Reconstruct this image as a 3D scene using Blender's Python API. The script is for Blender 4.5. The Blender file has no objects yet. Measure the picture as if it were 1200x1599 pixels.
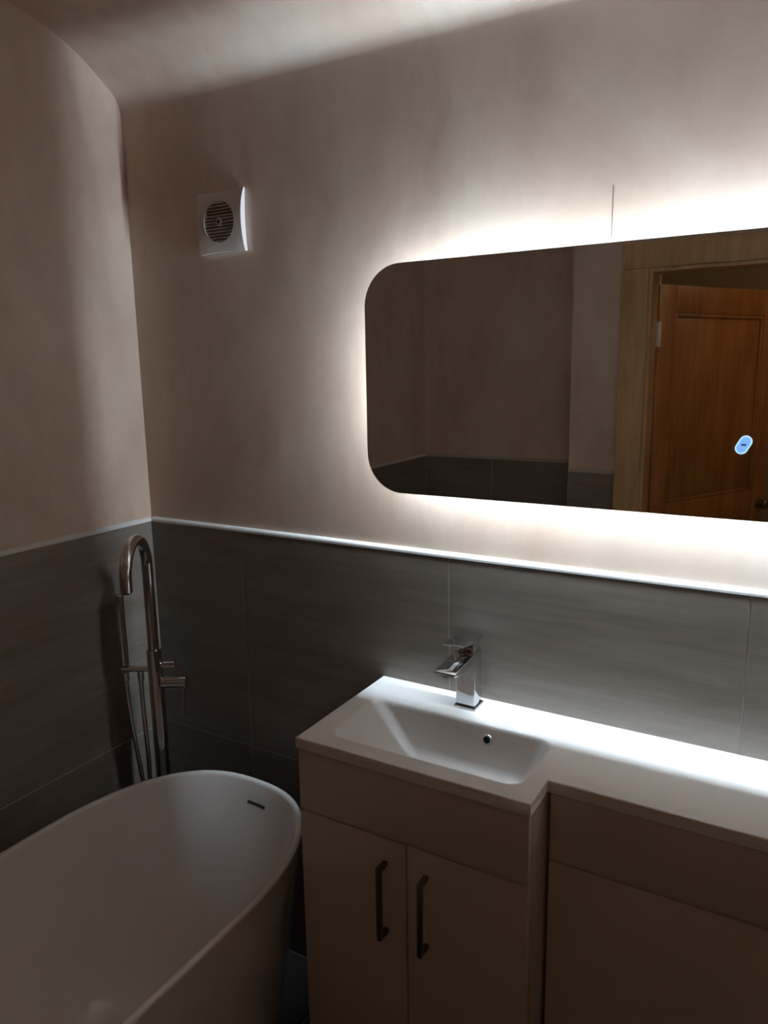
import bpy, bmesh, math, random
from mathutils import Vector, Matrix

random.seed(7)
sc = bpy.context.scene
col = sc.collection

# ------------------------------------------------------------------ camera
CAM = Vector((1.6150, -1.4417, 1.6121))
YAW, PITCH, ROLL, FPX = 0.5362, 0.1909, -0.0172, 1174.16
fw = Vector((-math.sin(YAW) * math.cos(PITCH), math.cos(YAW) * math.cos(PITCH), -math.sin(PITCH)))
rt = fw.cross(Vector((0, 0, 1))).normalized()
up = rt.cross(fw)
r2 = rt * math.cos(ROLL) + up * math.sin(ROLL)
u2 = up * math.cos(ROLL) - rt * math.sin(ROLL)
cd = bpy.data.cameras.new('camera')
cam = bpy.data.objects.new('camera', cd)
col.objects.link(cam)
cam.matrix_world = Matrix(((r2.x, u2.x, -fw.x, CAM.x), (r2.y, u2.y, -fw.y, CAM.y),
                           (r2.z, u2.z, -fw.z, CAM.z), (0, 0, 0, 1)))
cd.sensor_fit = 'VERTICAL'
cd.sensor_height = 32.0
cd.lens = FPX / 1599.0 * 32.0
cd.clip_start = 0.02
sc.camera = cam

# ------------------------------------------------------------------ world and exposure
w = bpy.data.worlds.new('world')
sc.world = w
w.use_nodes = True
w.node_tree.nodes['Background'].inputs[0].default_value = (0.02, 0.015, 0.012, 1)
w.node_tree.nodes['Background'].inputs[1].default_value = 0.2
sc.view_settings.view_transform = 'Standard'
sc.view_settings.look = 'None'
sc.view_settings.exposure = 0.0
sc.view_settings.gamma = 1.0
sc.view_settings.use_curve_mapping = False
sc.cycles.max_bounces = 14
sc.cycles.diffuse_bounces = 8
sc.cycles.glossy_bounces = 6
sc.cycles.sample_clamp_indirect = 6.0
LED_POWER = 212.0                       # emission of the strip behind the mirror
LED_COLOUR = (0.74, 0.89, 1.0, 1)
HALL_WATTS = 4.0

# ------------------------------------------------------------------ materials
def new_mat(name):
    m = bpy.data.materials.new(name)
    m.use_nodes = True
    nt = m.node_tree
    return m, nt, nt.nodes['Principled BSDF']

def plain(name, c, rough=0.5, metal=0.0, coat=0.0, spec=0.5):
    """a nearly uniform finish, with a little procedural variation"""
    m, nt, b = new_mat(name)
    tc = nt.nodes.new('ShaderNodeTexCoord')
    n = nt.nodes.new('ShaderNodeTexNoise')
    n.inputs['Scale'].default_value = 9.0
    n.inputs['Detail'].default_value = 3.0
    nt.links.new(tc.outputs['Object'], n.inputs['Vector'])
    mx = nt.nodes.new('ShaderNodeMix')
    mx.data_type = 'RGBA'
    mx.inputs[6].default_value = (c[0] * .97, c[1] * .97, c[2] * .97, 1)
    mx.inputs[7].default_value = (min(1, c[0] * 1.03), min(1, c[1] * 1.03), min(1, c[2] * 1.03), 1)
    nt.links.new(n.outputs['Fac'], mx.inputs[0])
    nt.links.new(mx.outputs[2], b.inputs['Base Color'])
    b.inputs['Roughness'].default_value = rough
    b.inputs['Metallic'].default_value = metal
    b.inputs['Coat Weight'].default_value = coat
    b.inputs['Coat Roughness'].default_value = 0.08
    b.inputs['Specular IOR Level'].default_value = spec
    return m

def ramp(nt, src, stops):
    r = nt.nodes.new('ShaderNodeValToRGB')
    els = r.color_ramp.elements
    while len(els) < len(stops):
        els.new(0.5)
    for e, (p, c) in zip(els, stops):
        e.position = p
        e.color = (c[0], c[1], c[2], 1)
    nt.links.new(src, r.inputs[0])
    return r.outputs[0]

def noise(nt, vec, scale, detail=4, rough=.55, dist=0):
    n = nt.nodes.new('ShaderNodeTexNoise')
    n.inputs['Scale'].default_value = scale
    n.inputs['Detail'].default_value = detail
    n.inputs['Roughness'].default_value = rough
    n.inputs['Distortion'].default_value = dist
    nt.links.new(vec, n.inputs['Vector'])
    return n.outputs['Fac']

def mapping(nt, scale, rot=(0, 0, 0)):
    tc = nt.nodes.new('ShaderNodeTexCoord')
    mp = nt.nodes.new('ShaderNodeMapping')
    mp.inputs['Scale'].default_value = scale
    mp.inputs['Rotation'].default_value = rot
    nt.links.new(tc.outputs['Object'], mp.inputs['Vector'])
    return mp.outputs[0]

def mixc(nt, fac, a, b, mode='MIX'):
    mx = nt.nodes.new('ShaderNodeMix')
    mx.data_type = 'RGBA'
    mx.blend_type = mode
    if isinstance(fac, float):
        mx.inputs[0].default_value = fac
    else:
        nt.links.new(fac, mx.inputs[0])
    for i, s in ((6, a), (7, b)):
        if isinstance(s, tuple):
            mx.inputs[i].default_value = (*s, 1)
        else:
            nt.links.new(s, mx.inputs[i])
    return mx.outputs[2]

def bump(nt, b, h, strength, dist):
    bp = nt.nodes.new('ShaderNodeBump')
    bp.inputs['Strength'].default_value = strength
    bp.inputs['Distance'].default_value = dist
    nt.links.new(h, bp.inputs['Height'])
    nt.links.new(bp.outputs[0], b.inputs['Normal'])

def plaster_mat():
    """bare skimmed plaster: pink-brown, cloudy drying patches and trowel sweeps"""
    m, nt, b = new_mat('bare_plaster')
    v1 = mapping(nt, (1, 1, .55))
    big = noise(nt, v1, 2.2, 5, .6, .6)
    c1 = ramp(nt, big, [(.28, (.57, .412, .318)), (.50, (.67, .535, .445)), (.74, (.74, .635, .565))])
    v2 = mapping(nt, (1.6, 1.6, .8), (.3, .5, .2))
    st = noise(nt, v2, 3.2, 6, .65, .3)
    c2 = ramp(nt, st, [(.30, (.82, .80, .79)), (.55, (1, 1, 1)), (.75, (1.07, 1.07, 1.07))])
    c = mixc(nt, .8, c1, c2, 'MULTIPLY')
    nt.links.new(c, b.inputs['Base Color'])
    b.inputs['Roughness'].default_value = .62
    b.inputs['Specular IOR Level'].default_value = .35
    v3 = mapping(nt, (1.6, 1.6, .6), (.1, .35, 0))
    h = noise(nt, v3, 5.0, 4, .5, .4)
    bump(nt, b, h, .26, .005)
    return m

def tile_mat(rotated):
    """stone effect porcelain, dark grey-brown with fine horizontal veins"""
    m, nt, b = new_mat('stone_tile')
    v = mapping(nt, (1, 1, 7.5), (.06, -.05, 0))
    f1 = noise(nt, v, 2.3, 8, .62, .5)
    c1 = ramp(nt, f1, [(.30, (.196, .160, .133)), (.50, (.226, .188, .159)), (.70, (.262, .223, .192))])
    v2 = mapping(nt, (1.4, 1.4, 26), (.08, -.06, 0))
    f2 = noise(nt, v2, 3.0, 5, .6, .3)
    c2 = ramp(nt, f2, [(.38, (.92, .92, .92)), (.55, (1, 1, 1)), (.68, (1.09, 1.085, 1.08))])
    # every tile is cut from another place in the pattern
    oi = nt.nodes.new('ShaderNodeObjectInfo')
    tone = ramp(nt, oi.outputs['Random'], [(0, (.94, .94, .94)), (1, (1.05, 1.05, 1.05))])
    c = mixc(nt, 1.0, mixc(nt, .9, c1, c2, 'MULTIPLY'), tone, 'MULTIPLY')
    nt.links.new(c, b.inputs['Base Color'])
    b.inputs['Roughness'].default_value = .36
    bump(nt, b, f2, .12, .002)
    return m

def wood_mat(name, dark, light, scale=1.0):
    m, nt, b = new_mat(name)
    v = mapping(nt, (9 * scale, 9 * scale, .8 * scale))
    f = noise(nt, v, 3.0, 6, .6, 1.2)
    c = ramp(nt, f, [(.3, dark), (.7, light)])
    v2 = mapping(nt, (2, 2, .7))
    f2 = noise(nt, v2, 1.6, 3, .5, 2.0)
    c2 = ramp(nt, f2, [(.35, (.82, .78, .74)), (.6, (1.05, 1.05, 1.05))])
    nt.links.new(mixc(nt, 1.0, c, c2, 'MULTIPLY'), b.inputs['Base Color'])
    b.inputs['Roughness'].default_value = .45
    bump(nt, b, f, .08, .001)
    return m

def emit_mat(name, c, s):
    m, nt, b = new_mat(name)
    b.inputs['Base Color'].default_value = (.9, .9, .9, 1)
    b.inputs['Emission Color'].default_value = c
    b.inputs['Emission Strength'].default_value = s
    return m

M = dict(
    plaster=plaster_mat(),
    tile=tile_mat(False),
    grout=plain('grout', (.48, .45, .42), .85),
    trim=plain('white_trim', (.74, .74, .73), .35),
    floor_tile=plain('floor_tile', (.060, .055, .052), .6),
    cabinet=plain('cabinet_gloss', (.68, .59, .52), .30, coat=.25),
    carcass=plain('carcass_board', (.62, .55, .49), .4),
    worktop=plain('mineral_worktop', (.84, .83, .82), .28),
    acrylic=plain('white_acrylic', (.88, .86, .855), .16, coat=.3),
    chrome=plain('chrome', (.70, .70, .72), .07, 1.0),
    steel=plain('brushed_steel', (.22, .215, .21), .33, 1.0),
    mirror=plain('mirror_glass', (.80, .81, .80), .008, 1.0),
    mirror_edge=plain('mirror_edge', (.30, .33, .33), .2, .3),
    housing=plain('mirror_housing', (.75, .75, .75), .5),
    led=emit_mat('led_strip', LED_COLOUR, LED_POWER),
    touch=emit_mat('touch_glow', (.16, .45, .95, 1), .95),
    touch_rim=emit_mat('touch_rim_glow', (.52, .82, 1.0, 1), 1.0),
    dark=plain('dark_hole', (.012, .012, .012), .6),
    fan=plain('fan_plastic', (.72, .67, .66), .4),
    slat=plain('fan_slat_plastic', (.62, .57, .55), .45),
    fan_well=plain('fan_well_plastic', (.22, .19, .18), .6),
    rubber=plain('dark_rubber', (.03, .03, .03), .6),
    pine=wood_mat('pine_frame', (.50, .32, .14), (.66, .46, .23)),
    door=wood_mat('stained_pine', (.30, .125, .035), (.47, .215, .068)),
    hall=plain('hall_paint', (.42, .35, .27), .8),
    pencil=plain('pencil', (.12, .11, .10), .8),
)

# ------------------------------------------------------------------ mesh helpers
def link(name, me, mat, parent=None, smooth=False):
    o = bpy.data.objects.new(name, me)
    col.objects.link(o)
    if mat is not None and not me.materials:
        me.materials.append(mat)
    if parent is not None:
        o.parent = parent
        o.matrix_parent_inverse = Matrix.Translation(-parent.location) if parent.type == 'EMPTY' and parent.rotation_euler.z == 0 else parent.matrix_world.inverted()
    if smooth:
        for p in me.polygons:
            p.use_smooth = True
        if smooth != True:
            me.set_sharp_from_angle(angle=math.radians(smooth))
    return o

def from_bm(name, bm, mat, parent=None, smooth=False):
    me = bpy.data.meshes.new(name)
    bmesh.ops.recalc_face_normals(bm, faces=bm.faces)
    bm.to_mesh(me)
    bm.free()
    return link(name, me, mat, parent, smooth)

def from_py(name, vs, fs, mat, parent=None, smooth=False):
    bm = bmesh.new()
    bv = [bm.verts.new(v) for v in vs]
    for f in fs:
        try:
            bm.faces.new([bv[i] for i in f])
        except ValueError:
            pass
    return from_bm(name, bm, mat, parent, smooth)

def bm_box(bm, lo, hi, bev=0.0, seg=2):
    r = bmesh.ops.create_cube(bm, size=1)
    vs = r['verts']
    for v in vs:
        v.co = Vector([lo[i] + (v.co[i] + .5) * (hi[i] - lo[i]) for i in range(3)])
    if bev:
        es = list({e for v in vs for e in v.link_edges})
        bmesh.ops.bevel(bm, geom=es, offset=bev, segments=seg, profile=.5, affect='EDGES')

def box(name, lo, hi, mat, parent=None, bev=0.0, seg=2):
    bm = bmesh.new()
    bm_box(bm, lo, hi, bev, seg)
    return from_bm(name, bm, mat, parent, smooth=35 if bev else False)

def boxes(name, lst, mat, parent=None, bev=0.0):
    bm = bmesh.new()
    for lo, hi in lst:
        bm_box(bm, lo, hi, bev)
    return from_bm(name, bm, mat, parent, smooth=35 if bev else False)

def tube_rings(bm, pts, rad, n=20, caps=True):
    pts = [Vector(p) for p in pts]
    if not isinstance(rad, (list, tuple)):
        rad = [rad] * len(pts)
    t0 = (pts[1] - pts[0]).normalized()
    ref = Vector((0, 0, 1)) if abs(t0.z) < .9 else Vector((1, 0, 0))
    nrm = (ref - t0 * ref.dot(t0)).normalized()
    rings = []
    for i, p in enumerate(pts):
        if i == 0:
            t = t0
        elif i == len(pts) - 1:
            t = (pts[i] - pts[i - 1]).normalized()
        else:
            t = ((pts[i] - pts[i - 1]).normalized() + (pts[i + 1] - pts[i]).normalized()).normalized()
        nrm = (nrm - t * nrm.dot(t)).normalized()
        bn = t.cross(nrm)
        rings.append([bm.verts.new(p + (nrm * math.cos(a) + bn * math.sin(a)) * rad[i])
                      for a in [2 * math.pi * k / n for k in range(n)]])
    for a, b in zip(rings[:-1], rings[1:]):
        for k in range(n):
            bm.faces.new((a[k], a[(k + 1) % n], b[(k + 1) % n], b[k]))
    if caps:
        bm.faces.new(rings[0][::-1])
        bm.faces.new(rings[-1])

def tube(name, pts, rad, mat, parent=None, n=20):
    bm = bmesh.new()
    tube_rings(bm, pts, rad, n)
    return from_bm(name, bm, mat, parent, smooth=40)

def cyl(name, a, b, r, mat, parent=None, ch=.0015, n=28):
    """a short cylinder from a to b with chamfered rims"""
    a, b = Vector(a), Vector(b)
    d = (b - a).normalized()
    return tube(name, [a, a + d * ch, b - d * ch, b], [r - ch, r, r, r - ch], mat, parent, n)

def prism_x(name, prof, x0, x1, mat, parent=None, bev=0.0):
    """(y, z) outline pushed from x0 to x1"""
    bm = bmesh.new()
    a = [bm.verts.new((x0, y, z)) for y, z in prof]
    b = [bm.verts.new((x1, y, z)) for y, z in prof]
    n = len(prof)
    for i in range(n):
        bm.faces.new((a[i], a[(i + 1) % n], b[(i + 1) % n], b[i]))
    bm.faces.new(a[::-1])
    bm.faces.new(b)
    if bev:
        bmesh.ops.bevel(bm, geom=list(bm.edges), offset=bev, segments=2, profile=.5, affect='EDGES')
    return from_bm(name, bm, mat, parent, smooth=35 if bev else False)

def thing(name, loc, label, cat, group=None):
    o = bpy.data.objects.new(name, None)
    col.objects.link(o)
    o.empty_display_size = .1
    o.location = loc
    tag(o, label, cat, group)
    bpy.context.view_layer.update()
    return o

def tag(o, label, cat, group=None, kind=None):
    o['label'] = label
    o['category'] = cat
    if group:
        o['group'] = group
    if kind:
        o['kind'] = kind
    return o

def struct(o, label, cat):
    return tag(o, label, cat, kind='structure')

# ------------------------------------------------------------------ the room
ZT = 1.2              # top of the tiling
T = .010              # tile thickness: plaster lies this far behind the tile face
XR = 2.60             # right hand wall
YD = -1.50            # wall with the door
YN = -1.75            # end of the bath recess
XN = 0.75             # corner between recess and door wall

floor = struct(box('floor', (-.12, -3.1, -.08), (XR + .12, .12, 0), M['grout']),
               'dark tiled bathroom floor between bath and vanity unit', 'floor')
# floor tiles, 600 mm, dark
fm = None
for ix in range(6):
    for iy in range(3):
        x0, y0 = .003 + ix * .6, -.003 - iy * .6
        if x0 > XR - .02:
            continue
        x1, y1 = min(x0 + .597, XR - .003), max(y0 - .597, YN + .003)
        box('floor_tile', (x0, y1, 0), (x1, y0, .003), M['floor_tile'], floor, .0008, 1)

wall_back = struct(box('wall_back', (-.12, T, 0), (XR + .12, .13, 1.88), M['plaster']),
                   'pink-brown bare plaster wall behind the lit mirror, tiled below', 'wall')
wall_left = struct(box('wall_left', (-.13, YN - .12, 0), (-T, .13, 2.60), M['plaster']),
                   'bare plaster wall beside the bath, grey-brown tiles below', 'wall')
wall_right = struct(box('wall_right', (XR, YD - .12, 0), (XR + .12, .13, 2.60), M['plaster']),
                    'bare plaster wall at the far end of the vanity run', 'wall')
wall_recess = struct(box('wall_recess', (-.12, YN - .12, 0), (XN, YN - T, 2.60), M['plaster']),
                     'darker plaster wall in the mirror at the end of the bath', 'wall')
DX0, DX1, DZ = 1.035, 1.80, 1.925      # clear door opening
dw = boxes('wall_door', [((XN - .001, YN - .06, 0), (DX0 - .03, YD - T, 2.60)),
                         ((DX0 - .03, YD - .12, DZ + .03), (DX1 + .03, YD - T, 2.60)),
                         ((DX1 + .03, YD - .12, 0), (XR + .12, YD - T, 2.60))], M['plaster'])
wall_door = struct(dw, 'lighter plaster wall in the mirror beside the door frame', 'wall')

# tiles ------------------------------------------------------------------
G = .0022             # joint
def tile_box(name, lo, hi, par):
    return box(name, lo, hi, M['tile'], par, .0009, 1)

def grout_bed(par, lo, hi):
    return box('grout', lo, hi, M['grout'], par)

XJ = [0.0, .3256, .9223, 1.519, 2.1157, XR]
grout_bed(wall_back, (-T, .0012, 0), (XR, T + .002, ZT - .002))
for zi, (z0, z1) in enumerate(((.004, .6), (.6, ZT))):
    for a, b in zip(XJ[:-1], XJ[1:]):
        tile_box('wall_tile', (a + (G / 2 if a else 0), 0, z0 + G / 2), (b - G / 2, T, z1 - G / 2), wall_back)
YJ = [0.0, -.60, -1.20, YN]
grout_bed(wall_left, (-T - .002, YN, 0), (-.0012, 0, ZT - .002))
for z0, z1 in ((.004, .6), (.6, ZT)):
    for a, b in zip(YJ[:-1], YJ[1:]):
        tile_box('wall_tile', (-T, b + G / 2, z0 + G / 2), (0, a - (G / 2 if a else 0), z1 - G / 2), wall_left)
grout_bed(wall_recess, (-.002, YN - T - .002, 0), (XN - .002, YN - .0012, ZT - .002))
for z0, z1 in ((.004, .6), (.6, ZT)):
    for a, b in zip([0, .329], [.329, XN - .003]):
        tile_box('wall_tile', (a + G / 2, YN - T, z0 + G / 2), (b - G / 2, YN, z1 - G / 2), wall_recess)
grout_bed(wall_door, (XN, YD - T - .002, 0), (.925, YD - .0012, ZT - .002))
for z0, z1 in ((.004, .6), (.6, ZT)):
    tile_box('wall_tile', (XN - .0, YD - T, z0 + G / 2), (.923, YD, z1 - G / 2), wall_door)

# white quadrant trims along the top of the tiles
def trim_x(name, x0, x1, y_face, s, label, mat='trim'):
    # s = +1: the tile face looks towards -y
    pr = [(y_face + s * (T + .001), ZT - .001)]
    pr += [(y_face - s * .0008, ZT - .001)]
    for k in range(7):
        a = k / 6 * math.pi / 2
        pr.append((y_face - s * .0008 + s * (.0085 - .0085 * math.cos(a)), ZT + .003 + .0075 * math.sin(a)))
    pr.append((y_face + s * (T + .001), ZT + .0105))
    o = prism_x(name, pr, x0, x1, M[mat])
    return struct(o, label, 'trim')

trim_x('trim_1', .0, XR, 0, 1, 'white edge trim on the tiles below the lit mirror')
t2 = trim_x('trim_2', 0, -YN, 0, 1, 'white edge trim on the tiles above the bath')
# turn it onto the left wall: x -> -y, y -> x mirrored
for v in t2.data.vertices:
    x, y, z = v.co
    v.co = (-y, -x, z)
t2.data.flip_normals()
trim_x('trim_3', 0, XN - .002, YN, -1, 'stone-coloured edge trim on the tiles at the foot end of the bath', 'grout')
trim_x('trim_4', XN, .923, YD, -1, 'stone-coloured edge trim on the tiles beside the pine door frame', 'grout')

# ceiling with a rounded cove over the mirror wall ------------------------
prof0 = [(.010, 2.16), (.0100, 2.21), (.0100, 2.245), (.0090, 2.262), (.004, 2.278), (-.007, 2.293), (-.021, 2.305),
         (-.042, 2.319), (-.082, 2.345), (-.133, 2.371), (-.182, 2.389), (-.23, 2.401), (-.29, 2.411), (-.42, 2.424),
         (-.60, 2.432), (-1.0, 2.436), (-1.9, 2.44)]
def catmull(pts, sub):
    out = []
    n = len(pts)
    for i in range(n - 1):
        p0, p1, p2, p3 = pts[max(0, i - 1)], pts[i], pts[i + 1], pts[min(n - 1, i + 2)]
        for k in range(sub):
            t = k / sub
            out.append(tuple(.5 * ((2 * b) + (c - a) * t + (2 * a - 5 * b + 4 * c - d) * t * t + (3 * b - a - 3 * c + d) * t ** 3)
                             for a, b, c, d in zip(p0, p1, p2, p3)))
    out.append(pts[-1])
    return out
prof = [(.010, 1.88), (.010, 1.90)] + catmull(prof0[1:], 5)
nx = 40
vs, fs = [], []
for i in range(nx + 1):
    x = -.02 + (XR + .03) * i / nx
    drop = .010 * min(max(x, 0), 1.3)          # the cove starts a little lower towards the right
    for j, (y, z) in enumerate(prof):
        f = 0 if j < 2 else (1 if y > -.03 else max(0, 1 - (-y - .03) / .6) ** 1.5)
        vs.append((x, y, z - drop * f))
m_ = len(prof)
for i in range(nx):
    for j in range(m_ - 1):
        fs.append((i * m_ + j, i * m_ + j + 1, (i + 1) * m_ + j + 1, (i + 1) * m_ + j))
ceil = from_py('ceiling', vs, fs, M['plaster'], smooth=True)
sol = ceil.modifiers.new('thick', 'SOLIDIFY')
sol.thickness = .04
sol.offset = -1
sol.use_rim = False
if ceil.data.polygons[-1].normal.z > 0:        # normals look into the room, thickness goes up
    ceil.data.flip_normals()
struct(ceil, 'bare plaster ceiling curving down into the mirror wall', 'ceiling')

# hall beyond the open door, dark
hy0 = -3.1
hall = boxes('wall_hall', [((.60, hy0 - .06, 0), (XR + .12, hy0, 2.5)), ((.60, hy0, 0), (.66, YN - .121, 2.5)),
                           ((XR + .06, hy0, 0), (XR + .12, YD - .121, 2.5))], M['hall'])
struct(hall, 'dark hallway wall beyond the open door', 'wall')
struct(box('ceiling_hall', (.60, hy0, 2.44), (XR + .12, YD - .121, 2.5), M['hall']), 'dark hallway ceiling beyond the open door', 'ceiling')

# ------------------------------------------------------------------ door in the mirror
fr = thing('trim_5', (DX0, YD, 0), 'yellowish pine frame around the doorway, seen in the mirror', 'door frame')
fr['kind'] = 'structure'
AW = .105
boxes('architrave', [((DX0 - AW, YD - T, 0), (DX0 - .012, YD + .014, DZ + .012))], M['pine'], fr, .004)
boxes('architrave', [((DX1 + .012, YD - T, 0), (DX1 + AW, YD + .014, DZ + .012))], M['pine'], fr, .004)
boxes('architrave', [((DX0 - AW, YD - T, DZ + .012), (DX1 + AW, YD + .014, DZ + .10))], M['pine'], fr, .004)
boxes('lining', [((DX0 - .03, YD - .12, 0), (DX0, YD, DZ)), ((DX1, YD - .12, 0), (DX1 + .03, YD, DZ)),
                 ((DX0 - .03, YD - .12, DZ), (DX1 + .03, YD, DZ + .03))], M['pine'], fr)

def door():
    d = thing('door_1', (DX0 + .008, YD - .10, .006), 'open orange-brown pine panel door reflected in the mirror', 'door')
    d['kind'] = 'structure'
    W, H, th = .745, 1.885, .035
    def pb(nm, x0, x1, z0, z1, y0=-th, y1=0.0, m='door', bev=.002):
        o = box(nm, (x0, y0, z0), (x1, y1, z1), M[m], None, bev)
        o.parent = d
        return o
    pb('stile', 0, .095, 0, H); pb('stile', W - .095, W, 0, H)
    pb('rail', .095, W - .095, H - .10, H); pb('rail', .095, W - .095, .86, 1.06); pb('rail', .095, W - .095, 0, .2)
    pb('muntin', W / 2 - .045, W / 2 + .045, .2, .86)
    for x0, x1, z0, z1 in ((.095, W - .095, 1.06, H - .10), (.095, W / 2 - .045, .2, .86), (W / 2 + .045, W - .095, .2, .86)):
        p = pb('panel', x0 - .004, x1 + .004, z0 - .004, z1 + .004, -th + .012, -.012, bev=.001)
        for nm, a, b, c, e in (('moulding', x0, x0 + .014, z0, z1), ('moulding', x1 - .014, x1, z0, z1),
                               ('moulding', x0 + .014, x1 - .014, z0, z0 + .014), ('moulding', x0 + .014, x1 - .014, z1 - .014, z1)):
            pb(nm, a, b, c, e, -.013, -.003, bev=.003)
    for z in (.25, 1.66):
        pb('hinge', -.009, .001, z, z + .09, -.006, .012, 'housing', .002)
    # knob near the free edge
    o = cyl('door_knob', (W - .05, -.0, 1.0), (W - .05, .05, 1.0), .022, M['steel'], None, .006); o.parent = d
    d.rotation_euler = (0, 0, -math.radians(62))
    return d
door()

# ------------------------------------------------------------------ vanity run
ZW = .8905                             # worktop height
TW = .0225                             # its thickness
VX0, VX1, VD, VD2 = .748, 1.2373, .344, .256
VXE = 2.05                             # right end of the run

cab = thing('vanity_cabinet', ((VX0 + VX1) / 2, -VD / 2, 0), 'cream gloss two-door vanity cabinet under the basin', 'cabinet')
cz = ZW - TW - .0008
boxes('body', [((VX0 + .003, -VD + .022, .004), (VX0 + .021, -.002, cz)), ((VX1 - .021, -VD + .022, .004), (VX1 - .003, -.002, cz)),
               ((VX0 + .021, -VD + .022, .08), (VX1 - .021, -.002, .098)), ((VX0 + .021, -.010, .098), (VX1 - .021, -.002, cz)),
               ((VX0 + .021, -VD + .06, .004), (VX1 - .021, -VD + .076, .08))], M['carcass'], cab)
yf0, yf1 = -VD + .003, -VD + .021
SP = .996
box('fascia', (VX0 + .003, yf0, .7345), (VX1 - .003, yf1, cz - .002), M['cabinet'], cab, .0015)
for x0, x1, hx in ((VX0 + .003, SP - .0014, .951), (SP + .0014, VX1 - .003, 1.0385)):
    dr = box('door', (x0, yf0, .09), (x1, yf1, .7315), M['cabinet'], cab, .0015)
    hb = bmesh.new()
    bm_box(hb, (hx - .005, yf0 - .031, .531), (hx + .005, yf0 - .022, .685), .0012)
    bm_box(hb, (hx - .005, yf0 - .023, .676), (hx + .005, yf0 + .0005, .685), .0012)
    bm_box(hb, (hx - .005, yf0 - .023, .531), (hx + .005, yf0 + .0005, .540), .0012)
    h = from_bm('handle', hb, M['steel'], dr, 35)
    h['label'] = 'square brushed steel bar handle'
box('plinth', (VX0 + .006, -VD + .045, .003), (VX1 - .006, -VD + .059, .088), M['carcass'], cab)

wc = thing('toilet_unit', ((VX1 + VXE) / 2, -VD2 / 2, 0), 'shallower cream gloss boxed unit right of the two-door cabinet', 'cabinet')
boxes('body', [((VX1 + .002, -VD2 + .022, .004), (VX1 + .02, -.002, cz)), ((VXE - .021, -VD2 + .022, .004), (VXE - .003, -.002, cz)),
               ((VX1 + .02, -VD2 + .022, .08), (VXE - .021, -.002, .098))], M['carcass'], wc)
box('fascia', (VX1 + .0045, -VD2 + .003, .7345), (VXE - .003, -VD2 + .021, cz - .002), M['cabinet'], wc, .0015)
box('front_panel', (VX1 + .0045, -VD2 + .003, .02), (VXE - .003, -VD2 + .021, .7325), M['cabinet'], wc, .0015)

# worktop with the moulded basin: one piece
def rrect(x0, x1, y0, y1, r, n=9):
    """anticlockwise from the right end of the bottom edge; r for the four corners"""
    pts = []
    for cx, cy, a0 in ((x1 - r, y0 + r, -90), (x1 - r, y1 - r, 0), (x0 + r, y1 - r, 90), (x0 + r, y0 + r, 180)):
        for k in range(n):
            a = math.radians(a0 + 90 * k / (n - 1))
            pts.append((cx + r * math.cos(a), cy + r * math.sin(a)))
    return pts

bm = bmesh.new()
NR = 9
hole = (.797, 1.203, -.300, -.112)      # x0, x1, y0, y1
OX0, OX1, OY0, OY1 = VX0, VX1, -VD, 0.0
# (inset left, right, front, back, corner radius, depth)
lev = [(-.005, -.005, -.005, -.005, .040, 0), (-.0015, -.0015, -.0015, -.0015, .037, .0007), (.001, .001, .001, .001, .035, .003),
       (.004, .003, .0025, .0025, .034, .009), (.027, .012, .006, .006, .030, .030), (.053, .023, .011, .011, .026, .055),
       (.079, .034, .016, .016, .022, .080), (.091, .040, .020, .020, .020, .0905), (.100, .046, .026, .026, .019, .0965),
       (.112, .056, .036, .036, .016, .0995), (.135, .080, .055, .055, .012, .1015)]
rings = []
for il, ir, jf, jb, r, d in lev:
    rings.append([bm.verts.new((x, y, ZW - d)) for x, y in rrect(hole[0] + il, hole[1] - ir, hole[2] + jf, hole[3] - jb, r, NR)])
N = len(rings[0])
for a, b in zip(rings[:-1], rings[1:]):
    for k in range(N):
        bm.faces.new((a[k], a[(k + 1) % N], b[(k + 1) % N], b[k]))
bm.faces.new(rings[-1])
# flat surround out to the block around the basin
outer = rrect(OX0, OX1, OY0, OY1, .0, NR)
def outer_pts(z):
    out = []
    inn = rrect(hole[0] - .005, hole[1] + .005, hole[2] - .005, hole[3] + .005, .040, NR)
    for i, (x, y) in enumerate(inn):
        q, k = divmod(i, NR)
        half = (NR - 1) // 2
        cx, cy = [(OX1, OY0), (OX1, OY1), (OX0, OY1), (OX0, OY0)][q]
        if k == half:
            out.append((cx, cy))
        elif (k < half) == (q in (0, 2)):
            out.append((x, cy))
        else:
            out.append((cx, y))
    return [Vector((x, y, z)) for x, y in out]
EB = .0025
def inset(p, e):
    return Vector((min(max(p.x, OX0 + e), OX1), max(p.y, OY0 + e), p.z))
ot = [bm.verts.new(inset(p, EB)) for p in outer_pts(ZW)]
for k in range(N):
    bm.faces.new((ot[k], ot[(k + 1) % N], rings[0][(k + 1) % N], rings[0][k]))
basin_bm = bm
# remaining slab: edges and the right hand run
def quad(*p):
    basin_bm.faces.new([basin_bm.verts.new(q) for q in p])
zb = ZW - TW
quad((VX1 - EB * 0, -VD2 + EB, ZW), (VXE, -VD2 + EB, ZW), (VXE, 0, ZW), (VX1, 0, ZW))
def edge(p, q, nx_, ny_, e=EB):
    """rounded front edge from p to q (plan), outward normal n"""
    prof_ = [(-e, 0), (-e * .3, -e * .3), (0, -e), (0, -TW)]
    va = [basin_bm.verts.new((p[0] + nx_ * o_, p[1] + ny_ * o_, ZW + h_)) for o_, h_ in prof_]
    vb = [basin_bm.verts.new((q[0] + nx_ * o_, q[1] + ny_ * o_, ZW + h_)) for o_, h_ in prof_]
    for i in range(3):
        basin_bm.faces.new((va[i], vb[i], vb[i + 1], va[i + 1]))
edge((OX0, OY0), (OX1, OY0), 0, -1)
edge((OX0, 0), (OX0, OY0), -1, 0)
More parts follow.
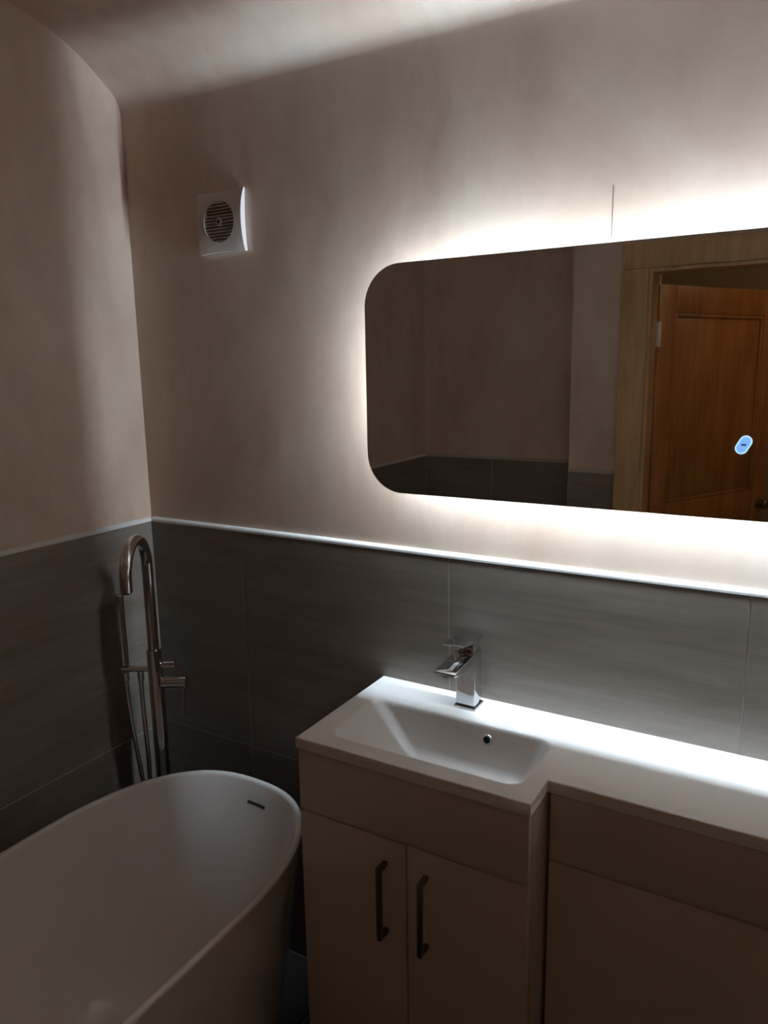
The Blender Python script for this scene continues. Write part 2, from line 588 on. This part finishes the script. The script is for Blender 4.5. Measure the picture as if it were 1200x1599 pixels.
edge((OX1, OY0), (OX1, -VD2 + EB), 1, 0, .0004)
edge((OX1, -VD2), (VXE, -VD2), 0, -1)
quad((VXE, -VD2, ZW), (VXE, 0, ZW), (VXE, 0, zb), (VXE, -VD2, zb))
quad((OX0, 0, zb), (OX0, OY0, zb), (hole[0] + .002, OY0, zb), (hole[0] + .002, 0, zb))
quad((hole[0], OY0, zb), (hole[1], OY0, zb), (hole[1], hole[2], zb), (hole[0], hole[2], zb))
quad((hole[1], OY0, zb), (OX1, OY0, zb), (OX1, 0, zb), (hole[1], 0, zb))
quad((VX1, -VD2, zb), (VXE, -VD2, zb), (VXE, 0, zb), (VX1, 0, zb))
bmesh.ops.remove_doubles(bm, verts=bm.verts, dist=.0002)
wt = from_bm('basin_worktop', bm, M['worktop'], None, smooth=50)
for p in wt.data.polygons:            # the flat top stays flat
    if p.normal.z > .9999 and p.center.z > ZW - .0005:
        p.use_smooth = False
tag(wt, 'white one-piece worktop with moulded rectangular basin', 'worktop')

def ring_disc(name, c, axis, r_out, r_in, thick, mat, parent, n=28):
    """a flat washer"""
    axis = Vector(axis).normalized()
    ref = Vector((0, 0, 1)) if abs(axis.z) < .9 else Vector((1, 0, 0))
    e1 = axis.cross(ref).normalized(); e2 = axis.cross(e1)
    bm_ = bmesh.new()
    prof_ = [(r_in, 0), (r_in, thick), (r_out - thick * .5, thick), (r_out, thick * .3), (r_out, 0)]
    R_ = []
    for k in range(n):
        a = 2 * math.pi * k / n
        dv = e1 * math.cos(a) + e2 * math.sin(a)
        R_.append([bm_.verts.new(Vector(c) + dv * r + axis * h) for r, h in prof_])
    for k in range(n):
        A, B = R_[k], R_[(k + 1) % n]
        for i in range(len(prof_)):
            j = (i + 1) % len(prof_)
            bm_.faces.new((A[i], B[i], B[j], A[j]))
    return from_bm(name, bm_, mat, parent, 40)

# overflow on the back wall of the bowl, waste in its floor
oc = Vector((1.064, hole[3] - .0060, ZW - .030)); oa = Vector((0, -1, .2)).normalized()
ov = ring_disc('overflow_ring', oc - oa * .001, oa, .0125, .0075, .003, M['chrome'], wt)
ov['label'] = 'chrome overflow ring'
cyl('overflow_hole', oc - oa * .001, oc + oa * .0012, .0078, M['dark'], ov, .0002)
wc_ = Vector((1.0, -.205, ZW - .1015))
cyl('waste', wc_ - Vector((0, 0, .001)), wc_ + Vector((0, 0, .006)), .031, M['chrome'], wt, .002, 36)

# ------------------------------------------------------------------ basin tap
bt = thing('basin_tap', (.991, -.045, ZW), 'square chrome single-lever tap on the basin rim', 'tap')
x0, x1 = .969, 1.013
box('base_plate', (x0 - .003, -.070, ZW), (x1 + .003, -.021, ZW + .006), M['chrome'], bt, .002)
prism_x('body', [(-.066, ZW + .006), (-.025, ZW + .006), (-.027, 1.006), (-.060, 1.006), (-.0645, .975)], x0, x1, M['chrome'], bt, .003)
prism_x('spout', [(-.027, 1.006), (-.060, 1.001), (-.0645, .968), (-.085, .990), (-.165, 1.000), (-.166, 1.008), (-.075, 1.0165), (-.027, 1.0165)],
        x0 - .0005, x1 + .0005, M['chrome'], bt, .0018)
ring_disc('aerator', (.991, -.155, .9995), (0, 0, -1), .010, .006, .002, M['rubber'], bt)
box('neck', (x0 + .003, -.064, 1.015), (x1 - .003, -.030, 1.042), M['chrome'], bt, .003)
prism_x('lever', [(-.024, 1.041), (-.068, 1.041), (-.128, 1.0505), (-.129, 1.0545), (-.070, 1.0515), (-.024, 1.051)], x0 - .001, x1 + .001, M['chrome'], bt, .0016)

# ------------------------------------------------------------------ bath
BX, BA, BY0, BL, BB, BH = .42, .30, -.092, 1.55, .45, .58
def bath_ring(ins, end):
    """plan outline: superelliptic ends, straight middle; ins from the sides, end from both ends"""
    n = 2.47
    a = BA - ins
    ya, yb = BY0 - end, BY0 - BL + end
    b = max(BB - end * .6, .05)
    pts = []
    K = 36
    for s, yc, in ((1, ya - b), (-1, yb + b)):
        for k in range(K + 1):
            t = math.pi * k / K
            c, si = math.cos(t), math.sin(t)
            px = a * math.copysign(abs(c) ** (2 / n), c)
            py = b * abs(si) ** (2 / n)
            pts.append((BX + s * px, yc + s * py))
    return pts
blev = [(.085, .085, .004), (.078, .078, .012), (.070, .070, .06), (.050, .050, .20), (.030, .030, .36), (.012, .012, .50), (.002, .002, .566),
        (.0, .0, .573), (.001, .001, .5770), (.004, .004, .5795), (.0075, .0075, .58), (.011, .011, .5795), (.014, .0142, .577), (.0158, .0168, .572),
        (.020, .025, .545), (.034, .052, .48), (.054, .095, .40), (.072, .140, .32), (.094, .190, .25), (.118, .235, .20), (.145, .275, .17), (.18, .33, .155), (.23, .42, .15)]
bm = bmesh.new()
R_ = [[bm.verts.new((x, y, z)) for x, y in bath_ring(i, e)] for i, e, z in blev]
N = len(R_[0])
for a, b in zip(R_[:-1], R_[1:]):
    for k in range(N):
        bm.faces.new((a[k], a[(k + 1) % N], b[(k + 1) % N], b[k]))
bm.faces.new(R_[-1])
bm.faces.new(R_[0][::-1])
bath = thing('bathtub', (BX, BY0 - BL / 2, 0), 'white freestanding oval bathtub along the left wall', 'bathtub')
shell = from_bm('shell', bm, M['acrylic'], bath, smooth=True)
# slot overflow in the head end
def bath_inner_y(x, z):
    for (i0, e0, z0), (i1, e1, z1) in zip(blev[13:-1], blev[14:]):
        if z1 <= z <= z0:
            f = (z - z0) / (z1 - z0)
            ins, end = i0 + (i1 - i0) * f, e0 + (e1 - e0) * f
            a, b = BA - ins, BB - end * .6
            u = min(.999, abs(x - BX) / a)
            return BY0 - end - b + b * (1 - u ** 2.47) ** (1 / 2.47)
slot = bmesh.new()
sx = [.412 + .058 * k / 10 for k in range(11)]
zc_, hh = .528, .0035
top = [slot.verts.new((x, bath_inner_y(x, zc_ + hh) - .0006, zc_ + hh)) for x in sx]
bot = [slot.verts.new((x, bath_inner_y(x, zc_ - hh) - .0006, zc_ - hh)) for x in sx]
tb = [slot.verts.new((x, bath_inner_y(x, zc_ + hh) + .004, zc_ + hh)) for x in sx]
bb = [slot.verts.new((x, bath_inner_y(x, zc_ - hh) + .004, zc_ - hh)) for x in sx]
for i in range(10):
    slot.faces.new((top[i], top[i + 1], bot[i + 1], bot[i]))
    slot.faces.new((top[i], tb[i], tb[i + 1], top[i + 1]))
    slot.faces.new((bot[i], bot[i + 1], bb[i + 1], bb[i]))
for e in (0, 10):
    slot.faces.new((top[e], bot[e], bb[e], tb[e]))
so = from_bm('overflow_slot', slot, M['steel'], bath)
so['label'] = 'narrow dark overflow slot'
bw = Vector((BX, BY0 - BL / 2, .15))
cyl('waste', bw, bw + Vector((0, 0, .008)), .034, M['chrome'], bath, .003, 36)

# ------------------------------------------------------------------ floor-standing bath tap
TX, TY = .128, -.140
sd = Vector((.085, -.142, 0)); SL = sd.length; sd.normalize()      # towards the bath
rd = Vector((-sd.y, sd.x, 0))                                       # away from the left wall
base = Vector((TX, TY, 0))
ft = thing('bath_tap', (TX, TY, 0), 'tall chrome floor-standing bath tap with hand shower in the corner', 'tap')
cyl('base_flange', base + Vector((0, 0, .003)), base + Vector((0, 0, .018)), .042, M['chrome'], ft, .003)
cyl('column', base + Vector((0, 0, .018)), base + Vector((0, 0, .893)), .0195, M['chrome'], ft, .002)
rr = SL / 2
zc0 = 1.218 - rr - .0145
pts = [base + Vector((0, 0, .885)), base + Vector((0, 0, .95)), base + Vector((0, 0, 1.05))]
for k in range(0, 25):
    a = math.pi * k / 24
    pts.append(base + sd * (rr - rr * math.cos(a)) + Vector((0, 0, zc0 + rr * 1.0 * math.sin(a))))
pts.append(base + sd * SL + Vector((0, 0, 1.098)))
tube('spout', pts, .0142, M['chrome'], ft, 24)
e_ = base + sd * SL
cyl('aerator', e_ + Vector((0, 0, 1.0935)), e_ + Vector((0, 0, 1.0985)), .011, M['rubber'], ft, .001)
# mixer barrel and lever on the right
zb_ = .800
b0 = base + rd * .015 + Vector((0, 0, zb_)) + sd * .004
cyl('mixer_barrel', b0, b0 + rd * .068, .0165, M['chrome'], ft, .002)
lp = b0 + rd * .055
cyl('lever', lp + Vector((0, 0, -.012)), lp + sd * .022 + Vector((0, 0, -.088)), .0058, M['chrome'], ft, .001)
k0 = base + rd * .012 + Vector((0, 0, .848))
cyl('diverter_knob', k0, k0 + rd * .042, .009, M['chrome'], ft, .0015)
# hand shower arm on the left
hz = .838
h0 = base - rd * .012 + Vector((0, 0, hz))
h1 = base - rd * .088 + Vector((0, 0, hz))
cyl('shower_arm', h0, h1, .0085, M['chrome'], ft, .001)
hp = base - rd * .079 + Vector((0, 0, hz))
hs = thing('hand_shower', (hp.x, hp.y, hz), 'slim chrome stick hand shower on the bath tap arm, with hose', 'hand shower')
top_ = hp + Vector((0, 0, .205)) - rd * .0
cyl('wand', hp + Vector((0, 0, .010)), top_, .0112, M['chrome'], hs, .002)
cyl('nut', hp + Vector((0, 0, -.034)), hp + Vector((0, 0, -.0095)), .0085, M['chrome'], hs, .0015)
# hose: down from the wand, a loop behind the bath, up to the outlet under the arm
o_ = base - rd * .040 + Vector((0, 0, hz))
cp = [hp + Vector((0, 0, -.03)), hp + Vector((.006, -.002, -.12)), hp + rd * .014 + Vector((0, 0, -.25)), hp + rd * .030 + Vector((0, 0, -.40)),
      hp + rd * .046 + Vector((0, 0, -.56)), hp + rd * .050 + Vector((0, 0, -.66)), hp + rd * .040 + Vector((0, -.012, -.70)),
      hp + rd * .026 + Vector((0, -.014, -.66)), o_ - rd * .008 + Vector((0, -.006, -.50)),
      o_ + rd * .004 + Vector((0, -.002, -.30)), o_ + Vector((0, 0, -.12)), o_ + Vector((0, 0, -.034))]
hose_pts = catmull([tuple(p) for p in cp], 10)
tube('hose', hose_pts, .0062, M['chrome'], hs, 14)
cyl('hose_outlet', o_ + Vector((0, 0, -.034)), o_ + Vector((0, 0, -.0092)), .0088, M['chrome'], hs, .0015)

# ------------------------------------------------------------------ mirror with the light behind it
MX0, MX1, MZ0, MZ1, MY = .742, 2.242, 1.3419, 1.8205, -.040
MR = .085
mi = thing('backlit_mirror', ((MX0 + MX1) / 2, 0, MZ0), 'wide rounded rectangular mirror glowing from behind above the worktop', 'mirror')
def slab(name, x0, x1, z0, z1, r, ya, yb, mat, parent, bev=0.0, n=17, front_mat=None):
    bm_ = bmesh.new()
    P = rrect(x0, x1, z0, z1, r, n)
    A = [bm_.verts.new((x, ya, z)) for x, z in P]
    B = [bm_.verts.new((x, yb, z)) for x, z in P]
    K = len(P)
    for k in range(K):
        bm_.faces.new((A[k], A[(k + 1) % K], B[(k + 1) % K], B[k]))
    bm_.faces.new(A); bm_.faces.new(B[::-1])
    return from_bm(name, bm_, mat, parent, 30)
slab('glass', MX0 + .0012, MX1 - .0012, MZ0 + .0012, MZ1 - .0012, MR - .001, MY, MY + .0008, M['mirror'], mi)
slab('backing_plate', MX0, MX1, MZ0, MZ1, MR, MY + .0009, MY + .005, M['mirror_edge'], mi)
INS = .10
# housing: a plate behind the glass, then a slope facing the wall that carries the light strip
def loft(name, levels, mat, parent, cap=True):
    bm_ = bmesh.new()
    rg = [[bm_.verts.new((x, y, z)) for x, z in rrect(MX0 + i, MX1 - i, MZ0 + i, MZ1 - i, r, 7)] for i, r, y in levels]
    K = len(rg[0])
    for a_, b_ in zip(rg[:-1], rg[1:]):
        for k in range(K):
            bm_.faces.new((a_[k], a_[(k + 1) % K], b_[(k + 1) % K], b_[k]))
    if cap:
        bm_.faces.new(rg[0]); bm_.faces.new(rg[-1][::-1])
    return from_bm(name, bm_, mat, parent, 30)
loft('housing', [(INS, .036, MY + .0052), (INS, .036, -.0256), (INS + .022, .018, -.0086), (INS + .022, .018, T - .0005)], M['housing'], mi)
ls = loft('light_strip', [(INS - .0006, .0366, -.0250), (INS + .0214, .0186, -.0080)], M['led'], mi, False)
ls['label'] = 'white light strip hidden behind the glass'
# touch switch: a small pale blue pill with a bright rim and a dark bar
tc_ = Vector((1.492, MY, 1.472))
def pill(name, r, ln, y0, y1, mat, parent):
    ang = math.radians(62)
    d_ = Vector((math.cos(ang), 0, math.sin(ang))); e = Vector((-math.sin(ang), 0, math.cos(ang)))
    bm_ = bmesh.new()
    loop = []
    for s in (1, -1):
        for k in range(13):
            a = -math.pi / 2 + math.pi * k / 12
            loop.append(tc_ + (d_ * (ln + r * math.cos(a)) + e * (r * math.sin(a))) * s)
    A_ = [bm_.verts.new((p.x, y0, p.z)) for p in loop]; B_ = [bm_.verts.new((p.x, y1, p.z)) for p in loop]
    K = len(loop)
    for k in range(K):
        bm_.faces.new((A_[k], A_[(k + 1) % K], B_[(k + 1) % K], B_[k]))
    bm_.faces.new(A_); bm_.faces.new(B_[::-1])
    return from_bm(name, bm_, mat, parent)
ts = pill('touch_switch', .0102, .0066, MY - .0004, MY - .0001, M['touch_rim'], mi)
ts['label'] = 'small pale blue glowing touch switch'
pill('touch_face', .0082, .0066, MY - .0008, MY - .0005, M['touch'], ts)
bar = box('touch_bar', (tc_.x - .0040, MY - .0012, tc_.z - .0012), (tc_.x + .0040, MY - .0009, tc_.z + .0012), M['dark'], ts)

# faint upright pencil line above the mirror
pm = box('pencil_mark', (1.2435, T - .0004, 1.835), (1.2447, T + .0004, 1.925), M['pencil'], wall_back)

# ------------------------------------------------------------------ extractor fan
fx, fz, fs_ = .3185, 1.9585, .0715
fan = thing('extractor_fan', (fx, T, fz), 'white square extractor fan with round louvred grille on the plaster', 'fan')
box('back_box', (fx - fs_ + .006, T - .008, fz - fs_ + .006), (fx + fs_ - .006, T, fz + fs_ - .006), M['fan'], fan, .002)
bm = bmesh.new()
NA = 64
gr = .0470
def sq(a):
    c, s = math.cos(a), math.sin(a)
    m = max(abs(c), abs(s))
    x, z = c / m, s / m
    # sides slightly drawn in between the corners
    k = 1 - .045 * (1 - min(abs(x), abs(z)) ** 2)
    if abs(abs(x) - 1) < 1e-6: x *= k
    if abs(abs(z) - 1) < 1e-6: z *= k
    return x * fs_, z * fs_
def cover_d(x, z):
    u_, v_ = x / fs_, z / fs_
    return .0125 + .0075 * (1 - min(1, abs(v_)) ** 2.2) - .004 * max(0, v_) ** 3 - .001 * u_ ** 4
rings = []
for k in range(9):
    t = k / 8
    ring = []
    for i in range(NA):
        a = 2 * math.pi * (i + .0) / NA
        ox, oz = sq(a)
        ix, iz = gr * math.cos(a), gr * math.sin(a)
        x, z = ix + (ox - ix) * t, iz + (oz - iz) * t
        ring.append(bm.verts.new((fx + x, T - cover_d(x, z), fz + z)))
    rings.append(ring)
edge_ = [bm.verts.new((v.co.x - (v.co.x - fx) * .02, T - .001, v.co.z - (v.co.z - fz) * .02)) for v in rings[-1]]
rings.append(edge_)
inner = [bm.verts.new((v.co.x, T - .0105, v.co.z)) for v in rings[0]]
rings.insert(0, inner)
for a, b in zip(rings[:-1], rings[1:]):
    for k in range(NA):
        bm.faces.new((a[k], a[(k + 1) % NA], b[(k + 1) % NA], b[k]))
from_bm('cover', bm, M['fan'], fan, 30)
cyl('grille_well', (fx, T - .0082, fz), (fx, T - .0110, fz), gr - .0004, M['fan_well'], fan, .0003, 40)
ns = 13
for k in range(ns):
    z = fz - gr + (k + .5) * 2 * gr / ns
    hw = math.sqrt(max(0, gr ** 2 - (z - fz) ** 2)) - .0006
    prism_x('slat', [(T - .0111, z + .0030), (T - .0116, z + .0036), (T - .0180, z - .0002), (T - .0180, z - .0022)], fx - hw, fx + hw, M['slat'], fan)
cyl('boss', (fx, T - .0180, fz), (fx, T - .0200, fz), .0105, M['slat'], fan, .001)
cyl('screw_cap', (fx, T - .0200, fz), (fx, T - .0206, fz), .0048, M['rubber'], fan, .0003)

# ------------------------------------------------------------------ hall lamp (out of sight through the open door)
hl = bpy.data.lights.new('hall_lamp', 'POINT')
hl.energy = HALL_WATTS
hl.color = (1, .72, .42)
hl.shadow_soft_size = .06
ho = bpy.data.objects.new('hall_lamp', hl)
ho.location = (2.15, -1.88, 2.34)
col.objects.link(ho)
